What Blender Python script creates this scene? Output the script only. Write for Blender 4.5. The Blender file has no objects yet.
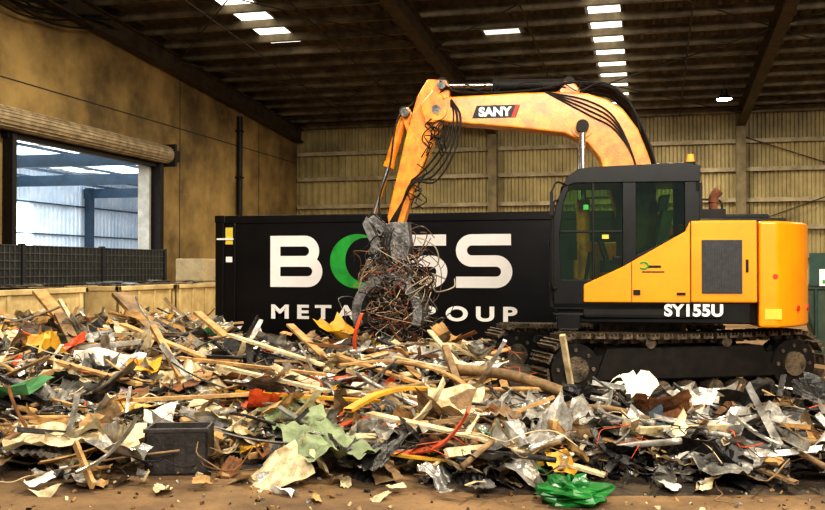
import bpy, math, random
from mathutils import Vector, Matrix, noise
random.seed(7)
R=random.random
def U(a,b): return a+(b-a)*random.random()
sc=bpy.context.scene
col=sc.collection
sc.view_settings.view_transform='Standard'
try: sc.view_settings.look='Medium High Contrast'
except Exception: pass
sc.view_settings.exposure=.3

# ---------------- materials ----------------
def mat(name,c1,c2=None,rough=.6,metal=0.,scale=4.,bump=.0,bscale=None,detail=6,c3=None,spec=.5,coat=0.):
    m=bpy.data.materials.new(name); m.use_nodes=True
    nt=m.node_tree; N=nt.nodes; L=nt.links
    b=N['Principled BSDF']
    b.inputs['Roughness'].default_value=rough; b.inputs['Metallic'].default_value=metal
    b.inputs['Specular IOR Level'].default_value=spec
    b.inputs['Coat Weight'].default_value=coat; b.inputs['Coat Roughness'].default_value=.12
    tc=N.new('ShaderNodeTexCoord')
    if c2 is None:
        b.inputs['Base Color'].default_value=(*c1,1)
    else:
        n=N.new('ShaderNodeTexNoise'); n.inputs['Scale'].default_value=scale; n.inputs['Detail'].default_value=detail
        n.inputs['Roughness'].default_value=.65
        L.new(tc.outputs['Object'],n.inputs['Vector'])
        r=N.new('ShaderNodeValToRGB'); r.color_ramp.elements[0].position=.36; r.color_ramp.elements[1].position=.64
        r.color_ramp.elements[0].color=(*c2,1); r.color_ramp.elements[1].color=(*c1,1)
        if c3:
            e=r.color_ramp.elements.new(.5); e.color=(*c3,1)
        L.new(n.outputs['Fac'],r.inputs['Fac']); L.new(r.outputs['Color'],b.inputs['Base Color'])
    if bump>0:
        n2=N.new('ShaderNodeTexNoise'); n2.inputs['Scale'].default_value=bscale or scale*4; n2.inputs['Detail'].default_value=5
        L.new(tc.outputs['Object'],n2.inputs['Vector'])
        bp=N.new('ShaderNodeBump'); bp.inputs['Strength'].default_value=bump; bp.inputs['Distance'].default_value=.05
        L.new(n2.outputs['Fac'],bp.inputs['Height']); L.new(bp.outputs['Normal'],b.inputs['Normal'])
    return m
def emis(name,c,s):
    m=bpy.data.materials.new(name); m.use_nodes=True
    b=m.node_tree.nodes['Principled BSDF']
    b.inputs['Base Color'].default_value=(*c,1)
    b.inputs['Emission Color'].default_value=(*c,1); b.inputs['Emission Strength'].default_value=s
    return m

# ---------------- mesh builder ----------------
class MB:
    def __init__(s): s.v=[];s.f=[];s.m=[];s.s=[]
    def add(s,vs,fs,mi=0,smooth=False,M=None):
        o=len(s.v)
        if M is not None: vs=[M@Vector(p) for p in vs]
        s.v.extend([tuple(p) for p in vs])
        for f in fs:
            s.f.append(tuple(i+o for i in f)); s.m.append(mi); s.s.append(smooth)
    def box(s,x0,x1,y0,y1,z0,z1,mi=0,M=None):
        vs=[(x,y,z) for z in(z0,z1) for y in(y0,y1) for x in(x0,x1)]
        s.add(vs,[(0,2,3,1),(4,5,7,6),(0,1,5,4),(2,6,7,3),(0,4,6,2),(1,3,7,5)],mi,False,M)
    def prism(s,poly,a,b,mi=0,plane='xz',M=None,mcap=None):
        n=len(poly)
        area=sum(poly[i][0]*poly[(i+1)%n][1]-poly[(i+1)%n][0]*poly[i][1] for i in range(n))
        if area<0: poly=poly[::-1]
        if plane=='xz': f=lambda p,t:(p[0],t,p[1])
        elif plane=='xy': f=lambda p,t:(p[0],p[1],t)
        else: f=lambda p,t:(t,p[0],p[1])
        vs=[f(p,a) for p in poly]+[f(p,b) for p in poly]
        flip=(plane=='xz')
        fs=[]
        for i in range(n):
            j=(i+1)%n; q=(i,j,j+n,i+n); fs.append(q[::-1] if flip else q)
        c0=tuple(range(n)); c1=tuple(range(n,2*n))
        fs+= [c0 if flip else c0[::-1], c1[::-1] if flip else c1]
        s.add(vs,fs,mi,False,M)
    def cyl(s,p0,p1,r0,r1=None,n=16,mi=0,caps=True,smooth=True,M=None):
        if r1 is None:r1=r0
        p0=Vector(p0);p1=Vector(p1);d=(p1-p0).normalized()
        a=d.orthogonal().normalized();b=d.cross(a)
        vs=[];
        for p,r in((p0,r0),(p1,r1)):
            for i in range(n):
                t=2*math.pi*i/n; vs.append(p+(a*math.cos(t)+b*math.sin(t))*r)
        s.add(vs,[(i,(i+1)%n,(i+1)%n+n,i+n) for i in range(n)],mi,smooth,M)
        if caps: s.add(vs,[tuple(range(n))[::-1],tuple(range(n,2*n))],mi,False,M)
    def tube(s,path,r,n=6,mi=0,M=None):
        P=[Vector(p) for p in path]; k=len(P); vs=[]
        a=None
        for i in range(k):
            d=(P[min(i+1,k-1)]-P[max(i-1,0)])
            if d.length<1e-6: d=Vector((0,0,1))
            d.normalize()
            if a is None: a=d.orthogonal().normalized()
            else:
                a=a-d*a.dot(d)
                a=d.orthogonal().normalized() if a.length<1e-4 else a.normalized()
            b=d.cross(a)
            for j in range(n):
                t=2*math.pi*j/n; vs.append(P[i]+(a*math.cos(t)+b*math.sin(t))*r)
        fs=[]
        for i in range(k-1):
            for j in range(n):
                q=(j+1)%n; fs.append((i*n+j,i*n+q,(i+1)*n+q,(i+1)*n+j))
        fs.append(tuple(range(n))[::-1]); fs.append(tuple(range((k-1)*n,k*n)))
        s.add(vs,fs,mi,True,M)
    def obj(s,name,mats,parent=None,bevel=0,M=None,seg=2):
        me=bpy.data.meshes.new(name); me.from_pydata(s.v,[],s.f)
        for m in mats: me.materials.append(m)
        me.polygons.foreach_set('material_index',s.m); me.polygons.foreach_set('use_smooth',s.s); me.update()
        o=bpy.data.objects.new(name,me); col.objects.link(o)
        if parent: o.parent=parent
        if M is not None: o.matrix_world=M
        if bevel:
            b=o.modifiers.new('bevel','BEVEL'); b.width=bevel; b.segments=seg; b.limit_method='ANGLE'; b.angle_limit=math.radians(35)
        return o
def empty(name,loc=(0,0,0),rz=0,parent=None):
    e=bpy.data.objects.new(name,None); e.location=loc; e.rotation_euler=(0,0,rz); e.empty_display_size=.3
    col.objects.link(e)
    if parent:e.parent=parent
    return e
def smooth_path(pts,k=6):
    P=[Vector(p) for p in pts]; P=[P[0]*2-P[1]]+P+[P[-1]*2-P[-2]]; out=[]
    for i in range(1,len(P)-2):
        for j in range(k):
            t=j/k; a,b,c,d=P[i-1],P[i],P[i+1],P[i+2]
            out.append(.5*((2*b)+(c-a)*t+(2*a-5*b+4*c-d)*t*t+(3*b-a-3*c+d)*t**3))
    out.append(P[-2]); return out

# ---------------- colours ----------------
ORANGE=mat('orange_paint',(.95,.335,.003),(.88,.285,.003),.28,0,1.5,.02,20,coat=.5)
ORANGE2=mat('orange_paint_dirty',(.93,.315,.004),(.52,.16,.006),.36,0,7,.08,30,coat=.3)
BLACKP=mat('black_paint',(.005,.005,.0055),(.010,.009,.008),.35,0,4,spec=.25)
BLKMAT=mat('black_rubber',(.008,.007,.007),(.016,.013,.010),.55,0,8,spec=.25)
TRACK=mat('track_steel',(.17,.125,.08),(.03,.023,.016),.5,.3,9,.4,40)
GREYM=mat('dark_grey_mesh',(.06,.06,.065),(.04,.04,.04),.6,.2,20)
CHROME=mat('chrome_rod',(.75,.75,.75),(.6,.6,.6),.18,1.,5)
STEEL=mat('worn_steel',(.25,.245,.24),(.06,.055,.05),.4,.7,7,.3,30)
WHITE=mat('white_lettering',(.9,.9,.9),(.85,.85,.85),.5,0,3)
RUST=mat('rust_pipe',(.22,.07,.03),(.1,.035,.02),.8,0,10,.3)
GREEN=mat('green_lettering',(.02,.45,.05),(.01,.28,.03),.5,0,3)
REDP=mat('red_paint',(.6,.03,.01),(.4,.02,.01),.5,0,3)
SEAT=mat('seat_fabric',(.03,.05,.03),(.02,.02,.02),.8,0,6)
YEL=mat('yellow_label',(.8,.6,.05),(.6,.5,.05),.6,0,4)
AMB=emis('amber_lens',(1.,.25,.02),.6)
def glass():
    m=bpy.data.materials.new('tinted_glass'); m.use_nodes=True
    nt=m.node_tree; N=nt.nodes;L=nt.links
    o=N['Material Output']; N.remove(N['Principled BSDF'])
    t=N.new('ShaderNodeBsdfTransparent'); t.inputs[0].default_value=(.42,.58,.28,1)
    g=N.new('ShaderNodeBsdfGlossy'); g.inputs[0].default_value=(.8,1,.8,1); g.inputs[1].default_value=.02
    mx=N.new('ShaderNodeMixShader'); mx.inputs[0].default_value=.05
    L.new(t.outputs[0],mx.inputs[1]); L.new(g.outputs[0],mx.inputs[2]); L.new(mx.outputs[0],o.inputs[0])
    return m
GLASS=glass()

# ================= BUILDING =================
XL=-13.06; YB=33.8; XR=20.; YF=-3.
def roofz(y): return 7.0+.07*(YB-y)
FLOORM=mat('dirt_floor',(.27,.16,.07),(.08,.045,.02),.9,0,.9,.6,14,10,(.17,.10,.043))
mb=MB()
mb.box(XL-16,XR+2,YF-14,YB+2,-.2,0)
mb.obj('floor',[FLOORM])
CONC=mat('ochre_concrete',(.35,.235,.082),(.10,.066,.024),.85,0,.5,.25,6,12,(.225,.148,.051))
SEAM=mat('joint_dark',(.03,.025,.02),(.02,.02,.015),.9)
t=.25; mb=MB()
D0,D1,DZ=17.15,22.95,4.37
def wl(y0,y1,z0,top=True):
    mb.prism([(y0,z0),(y1,z0),(y1,roofz(y1)),(y0,roofz(y0))],XL-t,XL,0,'yz')
wl(YF,D0,0); wl(D0,D1,DZ); wl(D1,YB,0)
for y in (5.,11.,16.2,24.6,30.2): mb.box(XL,XL+.004,y-.02,y+.02,0,roofz(y)-.1,1)
mb.box(XL,XL+.004,YF,YB,5.55,5.58,1)
wall_l=mb.obj('wall_left',[CONC,SEAM])
def corr_profile(a,b,pitch,depth):
    pts=[];x=a
    while x<b:
        pts+=[(x,0),(x+pitch*.35,0),(x+pitch*.5,depth),(x+pitch*.85,depth)]; x+=pitch
    pts.append((x,0)); return pts
SHEET=mat('galv_sheet_olive',(.40,.32,.145),(.18,.14,.06),.55,.1,.6,.1,8,8,(.29,.23,.10))
mb=MB()
pr=corr_profile(XL,XR,.26,.05)
vs=[(p[0],YB-p[1],0) for p in pr]+[(p[0],YB-p[1],7.2) for p in pr]; n=len(pr)
mb.add(vs,[(i,i+1,i+1+n,i+n) for i in range(n-1)],0)
mb.obj('wall_back',[SHEET])
mb=MB(); mb.box(XR,XR+.2,YF,YB,0,7); 
mb.obj('wall_right',[SHEET])
GIRT=mat('girt_steel',(.38,.32,.2),(.22,.17,.1),.6,.2,3)
COLM=mat('column_steel',(.2,.15,.07),(.1,.08,.04),.6,.2,3)
g=empty('steel_frame')
mb=MB()
for z in (1.0,2.0,2.95,3.87,4.9,5.85):
    mb.box(XL+.1,XR,YB-.24,YB-.06,z,z+.02); mb.box(XL+.1,XR,YB-.26,YB-.24,z-.06,z+.08)
mb.obj('wall_girts',[GIRT],g)
mb=MB()
for x in (-5.48,2.86,11.2,19.5):
    mb.box(x-.15,x+.15,YB-.62,YB-.59,0,7.0); mb.box(x-.02,x+.02,YB-.6,YB-.3,0,7.0); mb.box(x-.15,x+.15,YB-.3,YB-.27,0,7.0)
mb.obj('columns',[COLM],g)
RAFT=mat('rafter_steel',(.08,.055,.028),(.035,.025,.015),.7,.2,3)
mb=MB()
for x in (-12.8,-5.48,2.86,11.2,19.5):
    for (w,za,zb) in ((.14,-.22,-.25),(.02,-.25,-.68),(.14,-.68,-.72)):
        mb.prism([(YF,roofz(YF)+za),(YB-.3,roofz(YB-.3)+za),(YB-.3,roofz(YB-.3)+zb),(YF,roofz(YF)+zb)],x-w,x+w,0,'yz')
mb.obj('rafters',[RAFT],g)
PUR=mat('purlin_steel',(.23,.185,.11),(.085,.065,.037),.55,.3,2)
mb=MB(); y=YB-.3
while y>YF:
    z=roofz(y); mb.box(XL,XR,y-.01,y+.01,z-.22,z-.02); mb.box(XL,XR,y-.01,y+.07,z-.23,z-.21); y-=1.15
mb.obj('purlins',[PUR],g)
mb=MB()
for (x0,x1) in ((-12.8,-5.48),(-5.48,2.86),(2.86,11.2)):
    mb.cyl((x0,33,roofz(33)-.35),(x1,24,roofz(24)-.35),.018,mi=0,n=6)
    mb.cyl((x1,33,roofz(33)-.35),(x0,24,roofz(24)-.35),.018,mi=0,n=6)
    mb.cyl((x0,24,roofz(24)-.35),(x1,15,roofz(15)-.35),.018,mi=0,n=6)
    mb.cyl((x1,24,roofz(24)-.35),(x0,15,roofz(15)-.35),.018,mi=0,n=6)
for x in (-10.3,-8.,-2.9,.9,5.8,8.5): mb.cyl((x,YB-.5,roofz(YB)-.28),(x,YF,roofz(YF)-.28),.02,n=6)
mb.cyl((2.95,YB-.35,6.),(11.1,YB-.35,3.),.02,n=6); mb.cyl((2.95,YB-.35,3.),(11.1,YB-.35,6.),.02,n=6)
mb.obj('bracing_rods',[RAFT],g)
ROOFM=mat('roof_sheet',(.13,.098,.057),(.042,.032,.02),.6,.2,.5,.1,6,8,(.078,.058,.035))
pr=corr_profile(XL-.3,XR,.3,.05); n=len(pr); mb=MB()
vs=[(p[0],YF,roofz(YF)+p[1]) for p in pr]+[(p[0],YB+.1,roofz(YB+.1)+p[1]) for p in pr]
mb.add(vs,[(i,i+1,i+1+n,i+n) for i in range(n-1)],0)
mb.obj('ceiling',[ROOFM])
SKY=emis('skylight_panel',(1.,.96,.85),2.2)
SKY2=emis('skylight_panel_dusty',(.9,.85,.75),1.)
k=1
for (x,ya,yb,w,m) in ((-1.1,5,33.2,.75,SKY),(-9.56,16,23.9,.85,SKY),(-3.73,23.95,25.,.9,SKY2)):
    mb=MB()
    mb.add([(x-w/2,ya,roofz(ya)-.012),(x+w/2,ya,roofz(ya)-.012),(x+w/2,yb,roofz(yb)-.012),(x-w/2,yb,roofz(yb)-.012)],[(3,2,1,0)],0)
    mb.obj('window_%d'%k,[m],None); k+=1
mb=MB(); mb.cyl((XL+.12,28.4,.0),(XL+.12,28.4,6.5),.09,n=12)
for z in (1.5,3.,4.5,6): mb.box(XL,XL+.22,28.28,28.52,z,z+.05)
mb.obj('downpipe',[BLKMAT],wall_l)
mb=MB()
for i in range(9):
    y0=U(14,16);y1=U(18,21); pts=[(XL+.1,y0,roofz(y0)-U(.4,.7)),(XL+U(.15,.4),(y0+y1)/2,roofz(18)-U(.6,1.3)),(XL+U(.2,.6),y1,roofz(y1)-U(.3,.5))]
    mb.tube(smooth_path(pts),.025,5)
mb.tube(smooth_path([(XL+.05,16.4,0),(XL+.05,16.4,5.),(XL+.05,16.4,6.)]),.04,6)
mb.obj('cable_bundle',[BLKMAT],wall_l)
# roller door
rd=empty('door_1',(XL,0,0))
ROLL=mat('roller_curtain',(.42,.33,.2),(.2,.15,.09),.6,.2,4)
mb=MB(); mb.cyl((.3,14.,4.66),(.3,23.3,4.66),.23,n=20)
for i in range(20):
    a=2*math.pi*i/20; mb.cyl((.3+.235*math.cos(a),14,4.66+.235*math.sin(a)),(.3+.235*math.cos(a),23.3,4.66+.235*math.sin(a)),.012,n=4)
mb.obj('roller_drum',[ROLL],rd)
mb=MB(); mb.box(.0,.56,23.3,23.4,4.35,4.95); mb.box(0,.3,22.98,23.15,0,4.4); mb.box(0,.25,16.98,17.12,0,4.4); mb.box(.1,.5,23.4,23.7,4.5,4.8)
mb.box(.02,.2,16.9,23.2,4.3,4.42)
mb.obj('door_guides',[BLKMAT],rd,.01)
mb=MB(); mb.box(-.05,.02,D0,D0+.1,0,DZ); mb.box(-.3,.03,D1-.1,D1,0,DZ,0)
mb.obj('door_jamb',[mat('jamb_pale',(.6,.6,.55),(.4,.4,.36),.6)],rd)
# annex seen through the roller door
ax=empty('annex_shed')
BLUEW=mat('annex_sheet',(.78,.86,.93),(.56,.67,.78),.5,.1,1.)
pr=corr_profile(10,44,.3,.05); n=len(pr); mb=MB()
vs=[(-25+p[1],p[0],0) for p in pr]+[(-25+p[1],p[0],5.9) for p in pr]
mb.add(vs,[(i,i+1,i+1+n,i+n) for i in range(n-1)],0)
vs=[(XL-.3,p[0],5.3+p[1]) for p in pr]+[(-25,p[0],5.9+p[1]) for p in pr]
mb.add(vs,[(i,i+1,i+1+n,i+n) for i in range(n-1)],0)
mb.obj('annex_sheeting',[BLUEW],ax)
DKB=mat('annex_steel',(.03,.06,.1),(.02,.04,.06),.5)
mb=MB()
for y in (20,26,32,38):
    mb.box(-24.9,XL-.3,y-.1,y+.1,4.75,5.15); mb.box(-24.8,-24.5,y-.15,y+.15,0,5.2)
for z in (1.5,3.,4.3): mb.box(-24.9,-24.8,10,44,z,z+.06)
for x in range(-24,-13,2): mb.box(x-.03,x+.03,10,44,5.19,5.28)
mb.obj('annex_frame',[DKB],ax)
mb=MB()
for y in (12,16,19,22.5,25,27.5,29.5,31,33.5,35,37): mb.add([(-24,y,5.72),(-24,y+1.,5.72),(-14,y+1.,5.25),(-14,y,5.25)],[(0,1,2,3)],0)
mb.add([(-24.85,32.8,.2),(-24.85,34.2,.2),(-24.85,34.2,4.2),(-24.85,32.8,4.2)],[(0,1,2,3)])
mb.obj('annex_skylights',[emis('annex_daylight',(.88,.95,1.),3.)],ax)

BLK=mat('cream_concrete',(.55,.45,.28),(.33,.25,.14),.85,0,1.5,.3,12)
mb=MB()
for z in range(3): mb.box(-12.3+U(-.03,.03),-11.5,22.95,24.45,z*.62+.004,z*.62+.61)
mb.obj('concrete_block_stack',[BLK],None,.03)
BINM=mat('cream_bin_plastic',(.80,.62,.30),(.50,.36,.16),.5,0,2.,.1,12)
def bulk_bin(y0,y1):
    e=empty('bulk_bin',(-11.4,(y0+y1)/2,0)); L=(y1-y0)/2; w=.6; h=1.22; t=.05; mb=MB()
    mb.box(-w,w,-L,L,.1,.16)
    for s in (-1,1):
        mb.box(s*w-(t if s>0 else 0),s*w+(t if s<0 else 0),-L,L,.1,h); mb.box(-w,w,s*L-(t if s>0 else 0),s*L+(t if s<0 else 0),.1,h)
        mb.box(s*w-.05,s*w+.05,-L-.05,L+.05,h-.1,h); mb.box(-w-.05,w+.05,s*L-.05,s*L+.05,h-.1,h)
    for i in (0,1,2,3):
        yy=-L+.15+i*(2*L-.3)/3; mb.box(w,w+.03,yy-.05,yy+.05,.12,h-.1)
    for yy in (-L+.2,0,L-.2): mb.box(-w,w,yy-.08,yy+.08,0,.1)
    mb.obj('bin_shell',[BINM],e,.012)
    mb=MB()
    for i in range(40):
        M=Matrix.Translation((U(-.4,.4),U(-L+.25,L-.25),U(1.02,1.3)))@Matrix.Rotation(U(0,6),4,'Z')@Matrix.Rotation(U(-.4,.4),4,'X')
        mb.box(-U(.1,.25),U(.1,.25),-U(.03,.12),U(.03,.12),-.01,.01,random.randint(0,1),M)
    mb.box(-w+.06,w-.06,-L+.06,L-.06,.8,.9,0)
    mb.obj('bin_contents',[mat('bin_scrap',(.12,.09,.06),(.05,.04,.03),.7),STEEL],e)
bulk_bin(13.,16.5); bulk_bin(17.7,20.); bulk_bin(20.2,22.5)
mb=MB()
x=-12.45
mb.box(x-.04,x,14,22.6,.6,2.06,0)  # added dark sheet standing in for the darkness behind the mesh
y=14
while y<=22.6: mb.box(x,x+.02,y-.012,y+.012,.6,2.06,1); y+=.16
for i in range(10): mb.box(x,x+.025,14,22.6,.62+i*.16-.01,.62+i*.16+.01,1)
for y in (14,16.8,19.7,22.6): mb.box(x-.06,x+.06,y-.05,y+.05,0,2.1,0)
mb.obj('mesh_fence',[mat('fence_posts_and_dark',(.012,.014,.016)),mat('fence_wire',(.12,.12,.11),(.07,.07,.07),.5,.5,5)])

def lamp(x,y):
    z=roofz(y)-.3; mb=MB()
    mb.cyl((x,y,z),(x,y,z-.25),.012,n=6); mb.cyl((x,y,z-.25),(x,y,z-.4),.09,.1,16); mb.cyl((x,y,z-.4),(x,y,z-.55),.1,.24,20,caps=False)
    mb.cyl((x,y,z-.53),(x,y,z-.56),.2,.2,20,1)
    mb.obj('high_bay_lamp',[BLKMAT,emis('lamp_glow',(1.,1.,.97),60)])
lamp(2.03,28.9)

# ================= CONTAINER =================
cx0,cx1,cy0=-7.59,-.4,15.62; H=2.53
ct=empty('shipping_container',(cx0,cy0,0)); Lc=cx1-cx0
CB=mat('container_black',(.003,.003,.0035),(.007,.006,.006),.3,0,1.5,.03,5,spec=.3)
mb=MB()
mb.box(0,Lc,.03,2.4,.15,H-.02,0)
for (a,b) in ((0,.16),(Lc-.16,Lc)):
    mb.box(a,b,0,.16,0,H); mb.box(a,b,2.28,2.44,0,H)
mb.box(0,Lc,0,.12,H-.14,H); mb.box(0,Lc,0,.14,.08,.26); mb.box(0,Lc,2.3,2.44,H-.14,H)
for x in (0,Lc-.2):
    for z in (0,H-.12): mb.box(x-.01,x+.19,-.01,.18,z,z+.125)
for i in range(20): mb.box(.3+i*.34,.42+i*.34,2.4,2.44,.2,H-.2)
for i in range(7): mb.box(-.04,.0,.3+i*.3,.42+i*.3,.2,H-.2)
mb.box(.36,.39,.0,.03,.26,H-.14)
mb.obj('container_body',[CB],ct,.012)
mb=MB(); mb.box(.19,.33,.018,.03,2.02,2.32,0); mb.box(.03,.35,-.004,0.02,2.10,2.13,1); mb.box(.2,.32,.018,.03,1.7,1.8,1)
mb.obj('container_labels',[YEL,WHITE],ct)
def stroke(mb,pts,w,mi,y,ox,oz):
    P=[Vector((p[0],p[1])) for p in pts]; n=len(P); A=[];B=[]
    for i in range(n):
        d=(P[min(i+1,n-1)]-P[max(i-1,0)]).normalized(); nn=Vector((-d.y,d.x))
        A.append(P[i]+nn*w/2);B.append(P[i]-nn*w/2)
    vs=[(ox+a.x,y,oz+a.y) for a in A]+[(ox+b.x,y,oz+b.y) for b in B]
    mb.add(vs,[(i,i+n,i+n+1,i+1) for i in range(n-1)],mi)
def arc(cx,cz,r,a0,a1,k=14): return [(cx+r*math.cos(math.radians(a0+(a1-a0)*i/k)),cz+r*math.sin(math.radians(a0+(a1-a0)*i/k))) for i in range(k+1)]
mb=MB(); h=.9;T=.19; m=.45; r=.1775; bx=1.05; bz=1.265; yy=.02
q=.805-r
stroke(mb,[(0,.805)]+arc(.64,q,r,90,-90)+[(0,m)],T,0,yy,bx,bz)
stroke(mb,[(0,m)]+arc(.70,r+.095,r,90,-90)+[(0,.095)],T,0,yy-.001,bx,bz)
stroke(mb,[(T/2,0),(T/2,h)],T,0,yy-.002,bx,bz)
for ox in (3.29,4.39):
    stroke(mb,[(.93,.805)]+arc(.27,q,r,90,270)+arc(.68,r+.095,r,90,-90)+[(0,.095)],T,0,yy,ox,bz)
n=36; vs=[]
for i in range(n+1):
    t=i/n; a=math.radians(55+250*t)
    vs.append((2.66+.50*math.cos(a),yy,1.715+.47*math.sin(a)))
    b_=math.radians(62+236*t)
    vs.append((2.80+.36*math.cos(b_),yy,1.735+.385*math.sin(b_)))
mb.add(vs,[(2*i,2*i+1,2*i+3,2*i+2) for i in range(n)],1)
mb.obj('logo_lettering',[WHITE,GREEN],ct)
def text(name,body,size,loc,rot,m,parent,off=.0,sx=1.,space=1.):
    c=bpy.data.curves.new(name,'FONT'); c.body=body; c.size=size; c.offset=off; c.space_character=space; c.extrude=.002
    c.materials.append(m)
    o=bpy.data.objects.new(name,c); col.objects.link(o); o.parent=parent; o.location=loc; o.rotation_euler=rot; o.scale=(sx,1,1)
    return o
text('sign_lettering','METAL GROUP',.33,(1.05,.02,.72),(math.pi/2,0,0),WHITE,ct,.012,1.42,1.52)

# ================= EXCAVATOR =================
ex=empty('excavator',(.36,12.88,0),math.radians(186.2))
uc=empty('undercarriage',(.5,.05,0),math.radians(22),ex)
def track(yc,name):
    mb=MB(); r=.36; cc=1.44; zc=.43; w=.25
    per=4*cc+2*math.pi*r; n=46
    def at(s):
        s%=per
        if s<2*cc: return Vector((-cc+s,0,zc+r+ -.03*math.sin(math.pi*s/(2*cc)))),0.
        s-=2*cc
        if s<math.pi*r:
            a=s/r; return Vector((cc+r*math.sin(a),0,zc+r*math.cos(a))),-a
        s-=math.pi*r
        if s<2*cc: return Vector((cc-s,0,zc-r)),-math.pi
        s-=2*cc; a=s/r
        return Vector((-cc-r*math.sin(a),0,zc-r*math.cos(a))),-math.pi-a
    for i in range(n):
        p,a=at(per*i/n)
        M=Matrix.Translation((p.x,yc,p.z))@Matrix.Rotation(-a,4,'Y')
        mb.box(-.063,.063,-w,w,.0,.03,0,M)
        for gx in(-.05,.0,.05): mb.box(gx-.008,gx+.008,-w,w,.03,.06,0,M)
        mb.box(-.05,.05,-.09,-.04,-.06,0,0,M); mb.box(-.05,.05,.04,.09,-.06,0,0,M)
    mb.box(-1.35,1.3,yc-.13,yc+.13,.28,.58,1)
    mb.prism([(-1.2,.3),(1.2,.3),(1.05,.66),(-1.0,.66)],yc-.17,yc+.17,1)
    for x in (cc,-cc):
        mb.cyl((x,yc-.15,zc),(x,yc+.15,zc),.3,n=24,mi=1); mb.cyl((x,yc-.19,zc),(x,yc+.19,zc),.15,n=16,mi=0)
        for i in range(8):
            a=i*math.pi/4; mb.cyl((x+.22*math.cos(a),yc-.17,zc+.22*math.sin(a)),(x+.22*math.cos(a),yc+.17,zc+.22*math.sin(a)),.025,n=6,mi=0)
    for i in range(13):
        a=2*math.pi*i/13; mb.box(-.04,.04,-.05,.05,.28,.35,1,Matrix.Translation((-cc,yc,zc))@Matrix.Rotation(a,4,'Y'))
    for i in range(7):
        x=-1.05+i*.35; mb.cyl((x,yc-.2,.17),(x,yc+.2,.17),.1,n=14,mi=0)
    for x in (-.5,.5): mb.cyl((x,yc-.19,.72),(x,yc+.19,.72),.07,n=12,mi=0)
    mb.obj(name,[TRACK,BLKMAT],uc)
track(.98,'track_near'); track(-.98,'track_far')
mb=MB(); mb.prism([(-.9,-.75),(.9,-.75),(.45,0),(.9,.75),(-.9,.75),(-.45,0)],.42,.72,0,'xy'); mb.cyl((0,0,.7),(0,0,.95),.55,n=28,mi=1)
mb.obj('x_frame',[BLKMAT,TRACK],uc,.02)
def rearplan(xf,rad=1.5,w=1.2,k=22):
    a0=math.asin(w/rad); pts=[(xf,w)]
    for i in range(k+1):
        a=math.pi-a0+2*a0*i/k; pts.append((rad*math.cos(a),rad*math.sin(a)))
    pts.append((xf,-w)); return pts
mb=MB()
mb.prism(rearplan(-.72,1.53,1.215),.9,2.15,0,'xy')
mb.obj('counterweight',[ORANGE],ex,.035,seg=4)
mb=MB()
mb.prism([(.06,1.21),(-.71,1.21),(-.71,-1.21),(.06,-1.21)],1.19,2.16,0,'xy')
mb.box(-.2,1.35,-1.2,-.45,1.19,1.95,0)
mb.obj('engine_cover',[ORANGE],ex,.025,seg=3)
mb=MB()
mb.prism([(1.62,1.12),(1.62,.3),(1.2,-.3),(1.3,-1.18),(-1.0,-1.0),(-1.0,1.0),(-.62,1.17)],.94,1.19,0,'xy')
mb.box(-.3,1.3,1.05,1.19,1.0,1.19,0)
mb.box(1.3,1.66,.95,1.24,1.02,1.06); mb.box(1.34,1.62,1.2,1.24,.86,1.05); mb.box(1.36,1.6,1.19,1.26,.84,.88)
mb.box(-1.1,.02,-.9,.9,2.15,2.2); mb.box(-.95,-.35,-.5,.7,2.2,2.26)
mb.obj('slewing_deck',[BLACKP],ex,.015)
mb=MB()
mb.prism([(1.30,1.19),(1.30,1.40),(.83,1.62),(.66,1.72),(.12,2.03),(.06,2.16),(.06,1.19)],1.195,1.235,0)
mb.obj('side_panel',[ORANGE],ex,.012)
mb=MB(); y=1.237
mb.box(.735,.743,y-.004,y+.0015,1.2,1.67,0); mb.box(.055,.065,1.21,y+.001,1.2,2.15,0)
mb.box(-.702,-.695,1.2,1.213,1.2,2.15,0)
mb.box(-.53,-.07,1.2,1.222,1.30,1.93,1)
for i in range(23): mb.box(-.52+i*.0198,-.511+i*.0198,1.2,1.235,1.31,1.92,1)
mb.box(-.27,1.3,1.185,1.2,1.04,1.17,0)
mb.box(-.60,-.57,1.2,1.222,1.55,1.7,0); mb.box(.12,.22,y,y+.012,1.28,1.31,0); mb.box(.64,.72,y,y+.012,1.28,1.34,0)
mb.obj('panel_seams_vents',[BLKMAT,GREYM],ex)
mb=MB()
for a,z in ((143,1.12),(158,1.12),(205,1.12)):
    a=math.radians(a); mb.cyl((1.52*math.cos(a),1.52*math.sin(a),z),(1.545*math.cos(a),1.545*math.sin(a),z),.035,n=16)
mb.cyl((-.9,1.2,1.5),(-.9,1.225,1.5),.03,n=12)
mb.obj('tail_reflectors',[REDP],ex)
mb=MB(); mb.box(-.97,-.78,1.2,1.222,1.0,1.12); mb.obj('warning_label',[YEL],ex)
RXL=(math.pi/2,0,math.pi)
text('model_lettering','SY155U',.19,(.36,1.203,1.035),RXL,WHITE,ex,.008,1.05,1.05)
mb=MB(); 
sp=arc(.0,.0,.05,40,320)
for i in range(len(sp)-1):
    p,q2=sp[i],sp[i+1]
    mb.cyl((.6+p[0],1.237,1.63+p[1]*.8),(.6+q2[0],1.237,1.63+q2[1]*.8),.012,n=6)
mb.box(.36,.62,1.234,1.238,1.545,1.56,1); mb.box(.40,.55,1.234,1.238,1.6,1.63,1)
mb.obj('side_decal',[GREEN,BLKMAT],ex)
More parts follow.
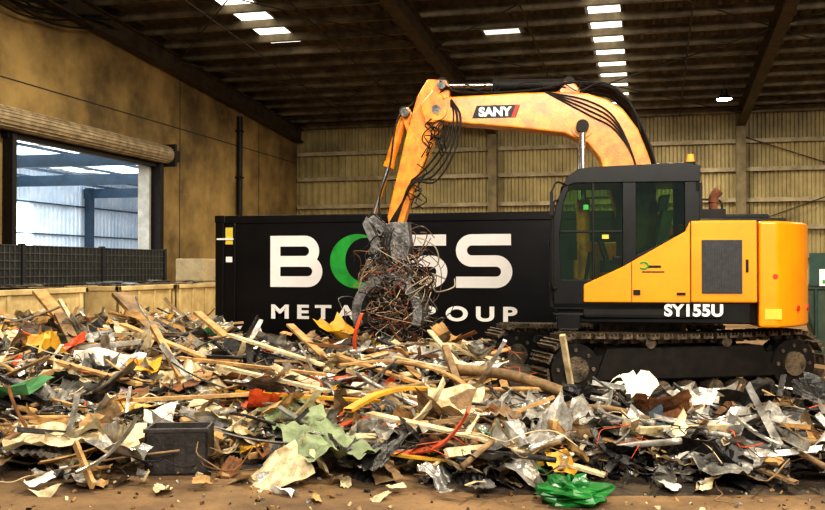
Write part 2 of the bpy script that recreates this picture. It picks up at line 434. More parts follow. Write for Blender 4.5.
# --- cab
mb=MB()
for (ya,yb) in ((1.12,1.2),(.14,.2)):
    mb.prism([(1.66,1.12),(1.70,1.3),(1.70,1.46),(-.05,1.46),(-.05,1.12)],ya,yb)
    mb.prism([(1.70,1.44),(1.70,1.95),(1.62,2.40),(1.50,2.66),(1.44,2.66),(1.54,2.38),(1.59,1.95),(1.56,1.44)],ya,yb)
    mb.prism([(.84,1.45),(.84,2.68),(.68,2.68),(.68,1.45)],ya,yb)
    mb.prism([(.12,1.45),(.12,2.7),(-.05,2.7),(-.05,1.45)],ya,yb)
    mb.prism([(.7,1.45),(.7,1.74),(.1,2.04),(.1,1.45)],ya,yb)
mb.prism([(1.57,2.56),(1.50,2.68),(1.36,2.79),(1.2,2.81),(.1,2.85),(-.06,2.81),(-.06,2.62),(1.4,2.62)],.12,1.215)
mb.box(-.05,.0,.14,1.2,1.12,1.75); mb.box(-.05,.0,.14,1.2,2.5,2.7)
mb.box(1.64,1.70,.14,1.2,1.12,1.42); mb.box(1.66,1.71,.14,1.2,1.9,1.93)
mb.box(0,1.66,.14,1.2,1.1,1.18)
mb.box(.86,.95,1.2,1.225,1.7,1.74)
mb.box(1.17,1.2,1.185,1.2,1.46,2.64); mb.box(.84,1.58,1.185,1.2,2.02,2.05)
mb.obj('cab_frame',[BLACKP],ex,.02,seg=3)
mb=MB()
for yy2 in (1.168,.168):
    mb.add([(p[0],yy2,p[1]) for p in [(1.57,1.45),(1.60,1.95),(1.55,2.38),(1.46,2.65),(.83,2.65),(.83,1.45)]],[tuple(range(6))])
    mb.add([(p[0],yy2,p[1]) for p in [(.7,1.72),(.7,2.65),(.1,2.65),(.1,2.02)]],[tuple(range(4))])
fr=[(1.69,1.42),(1.69,1.95),(1.61,2.39),(1.53,2.6)]
for i in range(3):
    a,b=fr[i],fr[i+1]; mb.add([(a[0],.2,a[1]),(a[0],1.12,a[1]),(b[0],1.12,b[1]),(b[0],.2,b[1])],[(0,1,2,3)])
mb.add([(-.03,.2,1.75),(-.03,1.12,1.75),(-.03,1.12,2.5),(-.03,.2,2.5)],[(0,1,2,3)])
mb.obj('cab_glass',[GLASS],ex)
mb=MB()
mb.box(1.0,1.08,1.172,1.176,1.95,2.0,0); mb.box(1.24,1.3,1.172,1.176,2.3,2.36,1)
mb.obj('window_stickers',[YEL,GREEN],ex)
mb=MB()
mb.box(.35,.85,.42,.92,1.45,1.6); mb.prism([(.35,1.55),(.5,1.55),(.33,2.3),(.2,2.3)],.44,.9); mb.prism([(.27,2.3),(.38,2.3),(.34,2.5),(.24,2.5)],.55,.8)
mb.box(.4,.8,.5,.85,1.18,1.45,1); mb.box(.55,1.05,.25,.38,1.55,1.7,1); mb.box(.55,1.05,.96,1.08,1.55,1.7,1)
mb.cyl((1.0,.32,1.7),(1.08,.32,1.95),.02,n=8,mi=1); mb.cyl((1.0,1.02,1.7),(1.08,1.02,1.95),.02,n=8,mi=1)
mb.cyl((1.3,.6,1.18),(1.2,.6,1.8),.02,n=8,mi=1); mb.cyl((1.3,.8,1.18),(1.2,.8,1.8),.02,n=8,mi=1)
mb.box(1.35,1.45,.25,.45,1.7,1.95,1)
mb.obj('operator_seat',[SEAT,BLKMAT],ex,.02)
mb=MB()
mb.tube(smooth_path([(1.62,1.26,1.35),(1.67,1.29,1.45),(1.66,1.29,2.3),(1.6,1.23,2.42)]),.014,6)
mb.tube(smooth_path([(-.1,-.2,2.2),(-.1,-.2,2.45),(-.2,-.2,2.5),(-.45,-.2,2.5),(-.55,-.2,2.45),(-.55,-.2,2.2)],4),.014,6)
mb.tube(smooth_path([(1.3,-1.1,1.95),(1.3,-1.1,2.5),(1.2,-1.1,2.6),(.5,-1.1,2.6),(.4,-1.1,2.5),(.4,-1.1,1.95)],4),.016,6)
mb.tube(smooth_path([(1.5,1.2,2.6),(1.62,1.32,2.62),(1.68,1.36,2.5)]),.012,6)
mb.box(1.66,1.7,1.28,1.44,2.22,2.5)
mb.box(-.42,-.12,.2,.75,2.2,2.32); mb.cyl((-.5,-.3,2.2),(-.5,-.3,2.38),.12,n=16); mb.box(-.95,-.6,-.8,-.3,2.2,2.3)
mb.box(-.1,-.06,.16,1.1,2.2,2.62)
mb.obj('handrails_mirror',[BLKMAT],ex)
mb=MB(); mb.cyl((-.35,.35,2.2),(-.35,.35,2.45),.055,n=14); mb.tube(smooth_path([(-.35,.35,2.42),(-.36,.35,2.5),(-.42,.35,2.58)]),.06,12)
mb.obj('exhaust_stack',[RUST],ex)
mb=MB(); mb.cyl((.03,1.05,2.83),(.03,1.05,2.87),.06,n=14,mi=1); mb.cyl((.03,1.05,2.87),(.03,1.05,2.96),.045,.035,n=14)
mb.obj('beacon',[AMB,BLKMAT],ex)
# --- boom
yb=-.1
mb=MB()
top=[(3.22,3.86),(3.04,3.90),(2.1,3.93),(1.57,3.93),(1.2,3.90),(.95,3.82),(.74,3.68),(.55,3.42),(.40,3.02),(.30,2.4),(.26,1.7)]
bot=[(.62,1.62),(.82,2.3),(.98,2.85),(1.05,3.05),(1.2,3.24),(1.5,3.38),(2.1,3.46),(3.04,3.56),(3.22,3.6)]
mb.prism(top+bot,yb-.19,yb+.19,0)
mb.cyl((3.2,yb-.23,3.73),(3.2,yb+.23,3.73),.15,n=20); mb.cyl((.45,yb-.25,1.68),(.45,yb+.25,1.68),.2,n=20)
for s in(-.1,.1):
    mb.prism([(1.2,3.85),(1.62,3.9),(1.5,4.08),(1.38,4.08)],yb+s-.03,yb+s+.03)
for s in (-.2,.2): mb.cyl((1.27,yb+s-.03,3.45),(1.27,yb+s+.03,3.45),.14,n=18)
mb.obj('boom',[ORANGE2],ex,.02)
mb=MB(); y=yb+.192
mb.prism([(2.72,3.6),(2.66,3.77),(2.08,3.77),(2.14,3.6)],yb+.189,y+.002,0)
mb.prism([(2.20,3.605),(2.14,3.765),(2.09,3.765),(2.15,3.605)],y+.001,y+.004,1); mb.obj('boom_label',[BLACKP,REDP],ex)
text('boom_lettering','SANY',.16,(2.63,y+.004,3.63),RXL,WHITE,ex,.008,1.05)
# --- stick
mb=MB()
mb.prism([(3.33,4.16),(3.08,4.14),(3.02,4.02),(3.06,3.72),(3.2,3.40),(3.43,2.9),(3.63,2.31),(3.68,2.12),(3.86,2.14),(3.88,2.3),(3.74,2.9),(3.60,3.5),(3.47,3.93)],yb-.13,yb+.13)
for s in (-.13,.13): mb.prism([(3.2,3.56),(3.1,3.9),(3.25,4.0),(3.42,3.8),(3.35,3.55)],yb+s-.09*(s<0)-.0,yb+s+.09*(s>0))
for s in (-.07,.07): mb.prism([(3.45,3.45),(3.6,3.8),(3.72,3.72),(3.6,3.4)],yb+s-.02,yb+s+.02)
mb.obj('stick',[ORANGE2],ex,.015)
mb=MB()
for p in ((3.2,3.73),(3.13,4.06),(3.63,3.7)): mb.cyl((p[0],yb-.245,p[1]),(p[0],yb+.245,p[1]),.06,n=14)
mb.obj('pivot_pins',[STEEL],ex)
def ram(name,p0,p1,fr,r,barrel):
    p0=Vector(p0);p1=Vector(p1);m=p0.lerp(p1,fr); mb=MB(); d=(p1-p0).normalized()
    mb.cyl(p0,m,r,n=16,mi=0); mb.cyl(m-d*.04,m+d*.03,r*1.18,n=16,mi=0); mb.cyl(m,p1,r*.55,n=14,mi=1)
    for p in (p0,p1): mb.cyl(p-Vector((0,r*1.3,0)),p+Vector((0,r*1.3,0)),r*1.1,n=14,mi=2)
    mb.obj(name,[barrel,CHROME,BLKMAT],ex)
ram('arm_cylinder',(1.44,yb,4.05),(3.14,yb,4.09),.58,.085,BLKMAT)
ram('boom_cylinder',(1.25,yb+.27,1.25),(1.27,yb+.27,3.45),.55,.075,ORANGE2)
ram('boom_cylinder_b',(1.25,yb-.27,1.25),(1.27,yb-.27,3.45),.55,.075,ORANGE2)
ram('bucket_cylinder',(3.66,yb,3.74),(4.10,yb,2.28),.5,.065,ORANGE2)
# --- grapple
mb=MB()
for s in (-.16,.16):
    mb.prism([(4.06,2.32),(4.16,2.26),(3.84,1.96),(3.76,2.06)],yb+s-.02,yb+s+.02,0)
    mb.prism([(4.16,2.3),(4.22,2.2),(4.06,1.8),(3.94,1.84)],yb+s-.025,yb+s+.025,0)
mb.prism([(3.6,2.22),(3.85,2.22),(4.1,1.92),(4.14,1.78),(3.62,1.7),(3.56,1.9)],yb-.17,yb+.17,0)
mb.cyl((3.86,yb,1.78),(3.84,yb,1.6),.2,n=24,mi=0); mb.cyl((3.84,yb,1.6),(3.84,yb,1.5),.26,n=24,mi=0)
mb.box(3.55,4.14,yb-.2,yb+.2,1.3,1.52,0)
def jaw(s):
    outer=[];inner=[]
    for i in range(11):
        t=i/10; a=math.radians(95-120*t)
        outer.append((3.85+s*(.06+.42*math.cos(a)+.0),1.12+.40*math.sin(a)-.14*t))
        inner.append((3.85+s*(.02+.33*math.cos(a)),1.10+.31*math.sin(a)-.12*t))
    for (ya,yb2) in ((yb-.36,yb-.33),(yb+.33,yb+.36),(yb-.02,yb+.02),(yb-.2,yb-.17),(yb+.17,yb+.2)): mb.prism(outer+[(o[0],o[1]) for o in inner[::-1]],ya,yb2,0)
    n=len(outer)
    for k in range(3,n-1):
        mb.prism([outer[k],outer[k+1],inner[k+1],inner[k]],yb-.35,yb+.35,0)
jaw(1);jaw(-1)
for s in (-1,1): mb.cyl((3.85+s*.1,yb+.1,1.42),(3.85+s*.36,yb+.1,1.2),.045,n=10,mi=1)
mb.obj('grapple',[STEEL,CHROME],ex,.008)
# hoses
mb=MB()
for i in range(5):
    yo=yb-.14+i*.07
    mb.tube(smooth_path([(.5,yo,3.35),(.64,yo,3.70+i*.015),(.94,yo,3.92+i*.02),(1.4,yo,3.98+.02*i),(1.9,yo,3.97+.02*(i%2)),(2.5,yo,3.95),(2.95,yo,3.98),(3.15,yo+.1,3.9+.05*i)]),.017,6)
for i in range(4):
    yo=yb+.16+.025*i
    mb.tube(smooth_path([(3.0,yb+.2,3.86),(3.02-.05*i,yo,3.6),(3.08-.04*i,yo+.05,3.3-.06*i),(3.3-.03*i,yo,3.0-.08*i),(3.55-.02*i,yo,2.75),(3.66,yb+.16,2.5),(3.76+.03*i,yb+.15,2.2),(3.84+.04*i,yb+.2,1.95),(3.8,yb+.25,1.6)]),.014,6)
for i in range(4):
    yo=yb-.15+i*.1
    mb.tube(smooth_path([(.35,yo,2.4),(.32,yo,2.9),(.46,yo,3.36),(.70,yo,3.74+.03*i),(1.0,yo,3.95+.03*i),(1.3,yo,3.93)]),.016,6)
for i in range(4):
    mb.tube(smooth_path([(1.75,yb+.2,3.93),(1.2,yb+.21,3.80-.06*i),(.85,yb+.21,3.56-.05*i),(.6,yb+.21,3.0),(.5,yb+.21,2.4)]),.011,6)
mb.tube(smooth_path([(3.5,yb,3.9),(3.75,yb+.1,3.6),(3.85,yb+.1,3.0),(4.0,yb+.1,2.5),(3.9,yb+.15,2.0)]),.014,6)
for i in range(8):
    x=U(.8,2.9); z=3.94; pts=[]
    for j in range(5): pts.append((x+j*U(.06,.16),yb+.1+U(0,.12),z+U(-.03,.14)))
    mb.tube(smooth_path(pts,4),.008,5)
for i in range(12):
    z=U(2.5,3.7); x=3.62-(z-2.3)*.3; pts=[]
    for j in range(6): pts.append((x+U(-.15,.15),yb+.15+U(0,.12),z-j*U(.05,.12)))
    mb.tube(smooth_path(pts,4),.008,5)
mb.obj('hydraulic_hoses',[BLKMAT],ex)
WIRES=[mat('wire_rust',(.2,.1,.05),(.1,.05,.03),.7),mat('wire_pale',(.5,.42,.3),(.35,.28,.2),.6),BLKMAT,mat('wire_red',(.35,.07,.03)),STEEL]
mb=MB()
for i in range(280):
    c=Vector((3.74+random.gauss(0,.18),yb+random.gauss(0,.2),1.40+random.gauss(0,.27)))
    pts=[];k=random.randint(5,9); r0=U(.1,.33); ph=U(0,6.28); ax_=Vector((U(-1,1),U(-1,1),U(-1,1))).normalized(); a=ax_.orthogonal().normalized(); b=ax_.cross(a)
    for j in range(k):
        t=ph+j*U(.6,1.0); rr=r0*U(.7,1.25)
        pts.append(c+a*math.cos(t)*rr+b*math.sin(t)*rr+ax_*U(-.06,.06)+Vector((0,0,-.02*j)))
    mb.tube(smooth_path(pts,4),U(.004,.011),4,random.choice([0,0,1,1,2,4,4,2,0,3]))
for i in range(60):
    x=3.78+random.gauss(0,.22);y=yb+random.gauss(0,.2); z=1.2; L=U(.2,.65); pts=[(x,y,z)]
    for j in range(4): pts.append((x+U(-.1,.1)*(j+1),y+U(-.08,.08)*(j+1),z-L*(j+1)/4*U(.8,1.1)))
    mb.tube(smooth_path(pts,3),U(.004,.009),4,random.choice([0,1,1,2,4]))
mb.obj('wire_tangle',WIRES,ex)

# ================= SCRAP PILE =================
ca,sa=.9695,.245     # axes of the heap (turned against the building grid)
def W(l,d): return (l*ca-d*sa, l*sa+d*ca)
def ss(a,b,x):
    t=max(0,min(1,(x-a)/(b-a))); return t*t*(3-2*t)
def Hld(l,d):
    X,Y=W(l,d)
    nz=noise.noise(Vector((l*.9,d*.9,3.)))*.12+noise.noise(Vector((l*2.3,d*2.3,7.)))*.08
    left=1-ss(.7,2.2,l+ (11-d)*.25)
    fl=1-ss(-3.6,-2.2,l)
    ramp=(.43+.14*fl)*ss(7.0,13.0,d)
    endd=14.2+3.0*fl
    ramp*=1-ss(endd-1.6,endd,d)
    right=.22*ss(6.5,8.0,d)*(1-ss(8.6,9.4,d))
    h=ramp*left+right*(1-left)
    h*=ss(-10.5,-9.6,X)
    if Y>14.9 and X>-8: h*=1-ss(14.9,15.4,Y)
    edge=ss(6.4,7.4,d)
    return max(0,h+nz*edge*min(1,h*6+.1*(h>.01)))
mb=MB()
nx,ny=150,110
vs=[];hs=[]
for j in range(ny+1):
    for i in range(nx+1):
        l=-9.5+14.8*i/nx; d=6.2+12.6*j/ny; x,y=W(l,d); h=Hld(l,d); hs.append(h); vs.append((x,y,h-.012+ (R()-.5)*.03*min(1,h*8)))
fs=[(j*(nx+1)+i,j*(nx+1)+i+1,(j+1)*(nx+1)+i+1,(j+1)*(nx+1)+i) for j in range(ny) for i in range(nx)]
fs=[f for f in fs if max(hs[k] for k in f)>.004]
mb.add(vs,fs,0,False)
PM=[ mat('scrap_soil',(.09,.06,.033),(.018,.014,.01),.9,0,6,.5,30),          #0
 mat('scrap_galv',(.68,.65,.59),(.22,.20,.165),.3,.65,5,.35,14),                 #1
 mat('scrap_cream',(.80,.67,.42),(.36,.265,.135),.5,0,6,.3,16),                 #2
 mat('scrap_white',(.92,.88,.80),(.50,.44,.34),.42,0,6,.3,16),                   #3
 mat('scrap_dark',(.035,.032,.03),(.009,.008,.007),.4,.3,5,.4,16),              #4
 mat('scrap_rust',(.28,.115,.035),(.08,.035,.016),.75,.1,6,.4),                  #5
 mat('scrap_timber',(.60,.36,.13),(.29,.155,.055),.7,0,6,.2),                #6
 mat('scrap_yellow',(.82,.43,.03),(.45,.23,.02),.5,0,4),                   #7
 mat('scrap_grey',(.38,.36,.32),(.10,.092,.078),.4,.35,5,.4,14),                  #8
 mat('scrap_green',(.10,.30,.12),(.05,.16,.06),.6,0,4),                     #9
 mat('scrap_red',(.75,.11,.02),(.45,.05,.015),.5,0,4),                       #10
 mat('scrap_blue',(.14,.18,.22),(.05,.07,.09),.5,.2,4),                      #11
 mat('scrap_brown',(.32,.20,.09),(.11,.065,.03),.7,0,5,.3),                  #12
 mat('tarp_sage',(.27,.33,.17),(.13,.165,.08),.65,0,5,.3),                    #13
 mat('bag_green',(.015,.20,.03),(.008,.075,.015),.3,0,5)]                     #14
def pick(l,d):
    if l>1.0 and R()<.55: return random.choice([4,4,8,8,1,4,12,8,1,4])
    return random.choices([1,2,3,4,5,6,7,8,9,10,11,12],[16,18,8,16,7,10,2.6,15,.9,1.3,1.,10])[0]
def rotm(flat=.5):
    return Matrix.Rotation(U(0,6.28),4,'Z')@Matrix.Rotation(random.gauss(0,flat),4,'X')@Matrix.Rotation(random.gauss(0,flat),4,'Y')
def sheet(x,y,z,sx,sy,mi,M=None,n=5,amp=.25,corr=0):
    M=Matrix.Translation((x,y,z))@(M or rotm())
    folds=[(Vector((U(-1,1),U(-1,1))).normalized(),U(-.4,.4),U(-1,1)*amp) for _ in range(6)]
    seed=U(0,99); nx_=n if not corr else corr*4; vs=[]; S=max(sx,sy)
    for j in range(n+1):
        for i in range(nx_+1):
            a=i/nx_-.5;b=j/n-.5
            px=a*sx*(1+.25*noise.noise(Vector((b*4,seed,0))));py=b*sy*(1+.25*noise.noise(Vector((a*4,seed,5))))
            pz=sum(abs(a*f[0].x+b*f[0].y-f[1])*f[2] for f in folds)*S*.75+noise.noise(Vector((a*5,b*5,seed)))*.25*amp*S
            if corr: pz+=.013*math.sin(i*math.pi/2)
            vs.append((px,py,pz))
    mb.add(vs,[(j*(nx_+1)+i,j*(nx_+1)+i+1,(j+1)*(nx_+1)+i+1,(j+1)*(nx_+1)+i) for j in range(n) for i in range(nx_)],mi,bool(corr),M)
def strip(p,L,w,mi,curv,M,th=.006,n=7):
    x,y,z=p; M=Matrix.Translation((x,y,z))@M; vs=[]
    a=0;px=-L/2;pz=0; tw=U(-.5,.5)
    for i in range(n+1):
        q=tw*i/n; c,s_=math.cos(q),math.sin(q)
        for (yy,zz) in ((-w/2,0),(w/2,0),(w/2,th),(-w/2,th)): vs.append((px-zz*math.sin(a),yy*c,pz+yy*s_+zz))
        a+=curv*U(.3,1.6)/n; px+=L/n*math.cos(a); pz+=L/n*math.sin(a)
    fs=[]
    for i in range(n):
        for k in range(4): fs.append((i*4+k,i*4+(k+1)%4,(i+1)*4+(k+1)%4,(i+1)*4+k))
    fs+=[(3,2,1,0),(n*4,n*4+1,n*4+2,n*4+3)]
    mb.add(vs,fs,mi,False,M)
def chunk(x,y,z,s,mi):
    M=Matrix.Translation((x,y,z))@rotm(1.)
    vs=[(sx*s*U(.3,1),sy*s*U(.2,.8),sz*s*U(.1,.5)) for sz in(-1,1) for sy in(-1,1) for sx in(-1,1)]
    mb.add(vs,[(0,2,3,1),(4,5,7,6),(0,1,5,4),(2,6,7,3),(0,4,6,2),(1,3,7,5)],mi,False,M)
def inpile():
    while 1:
        d=7.0+10*R()**1.3; l=U(-9,5.0)
        if abs(l)>d*.5+.6: continue
        h=Hld(l,d)
        if h<.03 and (R()<.85 or d>9): continue
        X,Y=W(l,d)
        if X<-10.1 or (Y>15. and X>-8.2): continue
        if l>.9 and d>9.2: continue      # keep the tracks free
        return l,d,h
for i in range(1900):
    l,d,h=inpile(); s=U(.12,.5)*(1 if R()<.88 else 1.5); x,y=W(l,d)
    sheet(x,y,h+U(.0,.1)+.03,s,s*U(.35,.95),pick(l,d),rotm(.34),random.choice([5,6,7]),U(.2,.7))
for i in range(170):
    l,d,h=inpile(); s=U(.4,.8); x,y=W(l,d)
    sheet(x,y,h+U(.05,.12),s,s*U(.4,.9),random.choice([1,1,8,2,3,8,4,2]),rotm(.26),7,U(.1,.4),random.randint(5,9))
for i in range(700):
    l,d,h=inpile(); x,y=W(l,d); L=U(.3,1.1)*(1 if R()<.88 else 1.5)
    M=Matrix.Rotation(U(0,6.28),4,'Z')@Matrix.Rotation(random.gauss(0,.14),4,'Y')@Matrix.Rotation(U(-.6,.6),4,'X')
    strip((x,y,h+U(.05,.18)),L,U(.015,.08),pick(l,d),random.gauss(0,.5),M,U(.003,.02))
for i in range(240):
    l,d,h=inpile(); x,y=W(l,d); L=U(.4,1.2); a=U(0,6.28); z=h+U(.08,.2); dz=random.gauss(0,.1)*L
    pts=[(x-L/2*math.cos(a),y-L/2*math.sin(a),z-dz),(x+U(-.1,.1),y+U(-.1,.1),z+U(0,.06)),(x+L/2*math.cos(a),y+L/2*math.sin(a),z+dz)]
    mb.tube(smooth_path(pts,4),U(.008,.03),7,random.choice([1,4,5,4,8,12,6,4]))
for i in range(210):
    l,d,h=inpile(); x,y=W(l,d); L=U(.4,1.4)
    M=Matrix.Translation((x,y,h+U(.09,.2)))@Matrix.Rotation(U(0,6.28),4,'Z')@Matrix.Rotation(random.gauss(0,.14),4,'Y')@Matrix.Rotation(U(0,1.5),4,'X')
    m=pick(l,d)
    if R()<.65: mb.box(-L/2,L/2,-U(.02,.05),.03,-.015,.015,random.choice([6,6,12,2]),M)
    else:
        w=U(.03,.08); mb.box(-L/2,L/2,0,w,0,.005,m,M); mb.box(-L/2,L/2,0,.005,0,w,m,M)
for i in range(6000):
    l,d,h=inpile(); x,y=W(l,d); chunk(x,y,h+U(.0,.12),U(.012,.06),pick(l,d))
for i in range(1000):   # wire
    l,d,h=inpile(); x,y=W(l,d); z=h+U(.05,.2); pts=[]; a=U(0,6.28)
    for j in range(random.randint(4,7)):
        pts.append((x,y,max(z,.02))); a+=random.gauss(0,.8); q=U(.06,.22); x+=q*math.cos(a); y+=q*math.sin(a); z+=random.gauss(0,.06)
        hh=Hld(x*ca+y*sa,-x*sa+y*ca); z=min(max(z,hh+.05),hh+.28)
    mb.tube(smooth_path(pts,3),U(.003,.007),4,random.choice([4,4,5,4,2,4,8,12,10]))
for i in range(420):
    d=U(6.0,7.5); l=U(-4.5,4.); x,y=W(l,d); s=U(.006,.026); chunk(x,y,s*.3,s,random.choice([12,12,6,4,8,5,2]))
for i in range(36):
    d=U(6.5,7.3); l=U(-4,4.); x,y=W(l,d); sheet(x,y,.05,U(.1,.3),U(.06,.15),random.choice([2,3,8,1,6]),rotm(.12),6,.4)
# ---- individual large pieces
def drape(l,d,sl,sd,ang,mi,n=14,up=.14,wr=.08,smooth=True,skew=.0):
    vs=[];c,s_=math.cos(ang),math.sin(ang); sd0=U(0,50)
    for j in range(n+1):
        for i in range(n+1):
            a=(i/n-.5)*sl; b=(j/n-.5)*sd; a+=skew*b+.08*sl*noise.noise(Vector((b*4,sd0,1)))
            ll=l+a*c-b*s_; dd=d+a*s_+b*c+.08*sd*noise.noise(Vector((a*4,sd0,9))); x,y=W(ll,dd)
            vs.append((x,y,max(.01,Hld(ll,dd)+up+wr*noise.noise(Vector((a*5,b*3,sd0)))+wr*.6*noise.noise(Vector((a*14,b*6,sd0))))))
    mb.add(vs,[(j*(n+1)+i,j*(n+1)+i+1,(j+1)*(n+1)+i+1,(j+1)*(n+1)+i) for j in range(n) for i in range(n)],mi,smooth)
drape(-.88,8.1,.55,2.3,.34,13,26,.22,.10)
drape(-2.72,7.75,1.05,.8,.05,2,14,.2,.10,False)
drape(-.1,7.9,.5,.45,.3,8,8,.20,.12,False)
drape(3.4,8.1,1.3,1.0,.2,4,16,.2,.24,False)
drape(3.2,7.3,.9,.7,-.2,8,12,.16,.2,False)
drape(2.15,8.05,.7,.7,.25,3,12,.30,.22,False)
drape(1.3,8.0,.7,.6,-.25,8,12,.2,.2,False)
drape(-2.3,10.0,.8,.9,.5,2,12,.2,.2,False); drape(-3.6,9.2,.9,.7,-.3,8,12,.2,.2,False)
def hero(l,d,z,sx,sy,mi,rx,ry,rz,n=8,amp=.3,corr=0):
    x,y=W(l,d); sheet(x,y,z,sx,sy,mi,Matrix.Rotation(rz,4,'Z')@Matrix.Rotation(ry,4,'Y')@Matrix.Rotation(rx,4,'X'),n,amp,corr)
hero(2.2,7.8,.38,.5,.4,3,.9,.1,.2,9,.5)
hero(.35,8.6,.34,.5,.4,2,.7,.2,.3,8,.4)
hero(.9,8.1,.36,.55,.4,1,.9,-.3,.2,8,.5)
for (l,d,s) in ((2.9,8.2,.6),(3.7,8.2,.6),(3.6,7.6,.6),(2.6,8.3,.5),(1.1,7.6,.45),(1.8,7.4,.45),(4.1,8.3,.55),(2.7,7.3,.5),(1.5,8.4,.5),(2.0,7.0,.4)):
    hero(l,d,Hld(l,d)+.15,s,s*.6,random.choice([4,4,1,8]),U(.3,.8),U(-.3,.3),U(-.6,.8),9,.5)
for (l,d,s,m,c) in ((-3.4,10.6,.7,3,0),(-2.4,10.8,.6,2,6),(-1.9,10.2,.7,2,0),(-3.0,9.6,.8,1,9),(-1.5,9.4,.6,1,0),(-4.3,10.8,.5,10,0),(-4.05,11.2,.45,10,0),(-4.5,11.5,.4,7,0),(-1.4,8.9,.4,10,0),(-2.9,10.3,.35,7,0),(-2.2,12.,.7,1,8),(-.8,11.4,.6,8,0),(.2,10.4,.55,2,0),(.5,9.5,.6,3,0),(-2.1,9.0,.6,12,0),(-3.7,8.8,.6,4,0),(-.2,12.3,.6,2,0),(-3.9,12.6,.6,11,0),(-4.6,9.4,.7,2,7),(-1.,10.3,.5,7,0),(-5.8,13,.7,8,9),(-3.1,8.6,.5,1,0),(-2.8,11.4,.8,2,0),(-1.4,11.0,.7,4,7),(-.5,9.6,.6,1,7),(-3.6,9.8,.7,2,0),(-5.0,11.2,.7,8,0),(-2.6,8.9,.6,4,0),(-1.9,8.5,.5,8,0)):
    hero(l,d,Hld(l,d)+.15,s,s*.65,m,U(.1,.6),U(-.3,.3),U(-1,1),9,.45 if not c else .15,c)
def pl(l0,d0,z0,l1,d1,z1,w,th,mi,mid=None,kind='box'):
    a=Vector((*W(l0,d0),z0));b=Vector((*W(l1,d1),z1)); 
    if kind=='tube':
        pts=[a]+([Vector((*W(mid[0],mid[1]),mid[2]))] if mid else [])+[b]
        mb.tube(smooth_path(pts,8) if len(pts)>2 else pts,w,10,mi)
    else:
        v=b-a; L=v.length; q=v.to_track_quat('X','Z').to_matrix().to_4x4(); mb.box(0,L,-w/2,w/2,-th/2,th/2,mi,Matrix.Translation(a)@q)
pl(-.36,8.0,.38,.55,7.3,.29,.11,.02,2); pl(.5,7.35,.29,1.4,6.9,.1,.1,.02,2)
pl(.45,9.9,.55,1.65,8.5,.38,.055,0,12,(1.0,9.3,.54),'tube')
pl(.6,9.2,.42,1.75,9.0,.35,.022,0,6,(1.2,9.0,.45),'tube')
pl(1.62,9.5,.2,1.45,9.2,.95,.05,.05,2)
pl(-5.5,14.,1.25,-4.6,13.0,.68,.2,.05,6); pl(-4.25,13.8,1.22,-3.1,12.3,.56,.24,.06,12); pl(-3.9,12.9,1.0,-3.2,13.3,.75,.12,.08,6)
pl(-6.6,14.5,1.15,-5.6,13.6,.7,.15,.05,6); pl(-4.6,12.4,1.0,-3.8,11.0,.5,.14,.04,12); pl(-2.9,12.8,1.0,-2.1,12.0,.52,.12,.04,6); pl(-5.2,11.8,.95,-4.6,10.4,.5,.1,.04,6)
pl(-3.0,11.0,.92,-2.4,9.9,.45,.07,.05,6); pl(-1.6,12.4,.86,-1.0,11.3,.5,.1,.03,6); pl(-4.9,13.2,1.15,-4.4,12.6,.7,.05,.05,2); pl(-2.2,11.4,.8,-1.0,10.6,.52,.09,.03,2); pl(-3.6,11.8,.9,-2.4,11.0,.56,.1,.03,6)
pl(-3.9,10.2,.62,-2.7,9.4,.45,.09,.03,6); pl(-1.9,9.7,.58,-.8,9.1,.42,.08,.03,2); pl(-2.5,8.5,.42,-1.5,8.9,.42,.07,.03,6); pl(-.2,10.4,.62,.7,9.7,.5,.08,.03,2)
pl(-1.3,11.8,.66,.3,11.2,.56,.05,.04,5); pl(-2.6,10.6,.6,-.9,9.8,.5,.07,.03,6); pl(-.6,9.0,.4,.8,9.9,.5,.06,.02,12)
pl(-4.4,9.7,.6,-3.3,8.6,.38,.05,.05,4); pl(.35,10.2,.75,.5,9.0,.3,.07,.06,12); pl(-.9,10.8,.62,.1,9.6,.42,.09,.03,6)
pl(.2,11.4,.85,.55,10.2,.5,.06,.02,2); pl(1.75,8.9,.42,3.0,8.5,.36,.05,.03,6); pl(-1.7,9.2,.4,-.3,8.7,.38,.06,.03,7)
def ribbon(pts,w,mi,th=.015):
    P=smooth_path(pts,6); n=len(P); vs=[]
    for i in range(n):
        d=(P[min(i+1,n-1)]-P[max(i-1,0)]).normalized(); s_=d.cross(Vector((0,0,1))).normalized()*w/2
        vs+=[P[i]-s_,P[i]+s_,P[i]+s_+Vector((0,0,th)),P[i]-s_+Vector((0,0,th))]
    fs=[(i*4+k,i*4+(k+1)%4,(i+1)*4+(k+1)%4,(i+1)*4+k) for i in range(n-1) for k in range(4)]
    mb.add(vs,fs,mi)
def Wz(l,d,z): return (*W(l,d),z)
ribbon([Wz(-.55,8.05,.38),Wz(-.3,8.5,.46),Wz(.0,8.75,.48),Wz(.38,8.75,.44)],.09,7,.03)
ribbon([Wz(-.75,9.7,.6),Wz(-.2,9.95,.62),Wz(.3,9.6,.54),Wz(.55,9.1,.44)],.06,6,.02)
ribbon([Wz(-.4,7.3,.2),Wz(.1,7.15,.16),Wz(.6,7.1,.14)],.05,7,.02)
ribbon([Wz(1.1,7.1,.14),Wz(1.7,7.3,.24),Wz(2.3,7.1,.18),Wz(2.7,6.7,.08)],.07,12,.02)
mb.obj('scrap_metal_pile',PM)
x,y=W(-1.83,7.5)
mb=MB()
mb.box(-.24,.24,-.16,.16,0,.02,0); 
for (a,b,c,d) in ((-.24,.24,-.16,-.14),(-.24,.24,.14,.16),(-.24,-.22,-.16,.16),(.22,.24,-.16,.16)): mb.box(a,b,c,d,0,.36,0)
mb.box(-.22,.22,-.14,.14,.3,.32,0); mb.box(-.25,.25,-.17,-.16,.33,.36,0)
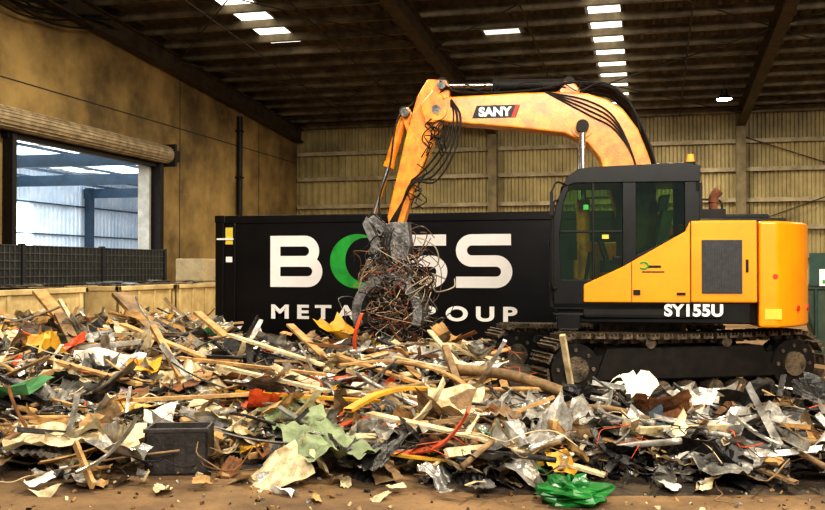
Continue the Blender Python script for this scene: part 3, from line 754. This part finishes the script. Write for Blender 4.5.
for i in range(5): mb.box(-.2+.09*i,-.19+.09*i,-.165,-.16,.03,.32,0)
o=mb.obj('crushed_metal_box',[mat('box_dark_steel',(.06,.05,.045),(.02,.017,.015),.5,.2,5,.2)],None,.008); o.location=(x,y,.0); o.rotation_euler=(0,0,.3)
mb=MB(); 
x,y=W(1.08,6.5)
n=22; vs=[]
for j in range(n+1):
    for i in range(n):
        a=2*math.pi*i/n; b=math.pi*j/n
        r=.5*(1+.4*noise.noise(Vector((math.cos(a)*2,math.sin(a)*2,b*2)))+.28*noise.noise(Vector((math.cos(a)*6,math.sin(a)*6,b*6))))
        vs.append((r*.44*math.sin(b)*math.cos(a),r*.36*math.sin(b)*math.sin(a),max(0,.06+r*.22*math.cos(b))))
mb.add(vs,[(j*n+i,j*n+(i+1)%n,(j+1)*n+(i+1)%n,(j+1)*n+i) for j in range(n) for i in range(n)],0,False)
o=mb.obj('green_plastic_bag',[PM[14]]); o.location=(x,y,0); 

# right background: skip bin with white sign
sk=empty('skip_bin',(2.75,17.1,0),-.1)
mb=MB(); mb.prism([(0,0),(3.2,0),(3.6,1.3),(-.4,1.3)],0,.06); mb.prism([(0,0),(3.2,0),(3.6,1.3),(-.4,1.3)],1.7,1.76)
mb.prism([(0,0),(.06,0),(-.34,1.3),(-.4,1.3)],0,1.76); mb.prism([(3.14,0),(3.2,0),(3.6,1.3),(3.54,1.3)],0,1.76); mb.box(0,3.2,0,1.76,0,.06); mb.box(-.45,3.65,-.05,.03,1.24,1.34)
for i in range(5): mb.box(.2+i*.7,.3+i*.7,-.06,0,.05,1.25)
mb.obj('skip_body',[mat('skip_green',(.05,.08,.05),(.025,.04,.025),.6,0,3)],sk,.01)
mb=MB(); mb.box(-.2,.6,-.1,-.08,1.3,1.85,2); mb.box(-.05,.25,-.12,-.1,1.3,1.58,0); mb.box(0,.2,-.125,-.12,1.34,1.4,1); mb.cyl((-.1,-.03,0),(-.1,-.03,1.85),.025,n=8,mi=2); mb.cyl((.5,-.03,0),(.5,-.03,1.85),.025,n=8,mi=2)
mb.obj('skip_sign',[WHITE,GREEN,mat('sign_backing',(.02,.07,.05),(.012,.04,.03))],sk)

# ================= LIGHT =================
w=bpy.data.worlds.new('w'); sc.world=w; w.use_nodes=True
bg=w.node_tree.nodes['Background']; bg.inputs[0].default_value=(.92,.95,1.,1); bg.inputs[1].default_value=.42
def area(name,loc,rot,sx,sy,p,c):
    l=bpy.data.lights.new(name,'AREA'); l.shape='RECTANGLE'; l.size=sx; l.size_y=sy; l.energy=p; l.color=c
    o=bpy.data.objects.new(name,l); o.location=loc; o.rotation_euler=rot; col.objects.link(o); return o
warm=(1.,.88,.68)
area('front_fill',(4,-2.6,7.3),(math.radians(68),0,math.radians(6)),13,2.6,1900,(1.,.94,.83))  # added area fill, out of view at the assumed open front
for (x,y,p) in ((-6,9,460),(1.5,7,520),(7,12,430),(-8,17,420),(0,19.,360),(8,22,360),(-7,27,400),(1,29,380),(10,30,340)):
    area('roof_fill_light',(x,y,roofz(y)-1.),(0,0,0),.6,.6,p,warm)  # added warm fill lights, no fixtures modelled at these spots
area('annex_fill',(-19,24,4.4),(0,0,0),8,20,2400,(.88,.95,1.))  # unseen area light added to brighten the annex
# ================= CAMERA =================
cam=bpy.data.cameras.new('cam'); cam.lens=36*950/825; cam.sensor_width=36; cam.clip_end=200
co=bpy.data.objects.new('camera',cam); col.objects.link(co)
co.location=(0,0,1.6); co.rotation_euler=(math.radians(90+.78),0,math.atan2(.245,.9695))
sc.camera=co
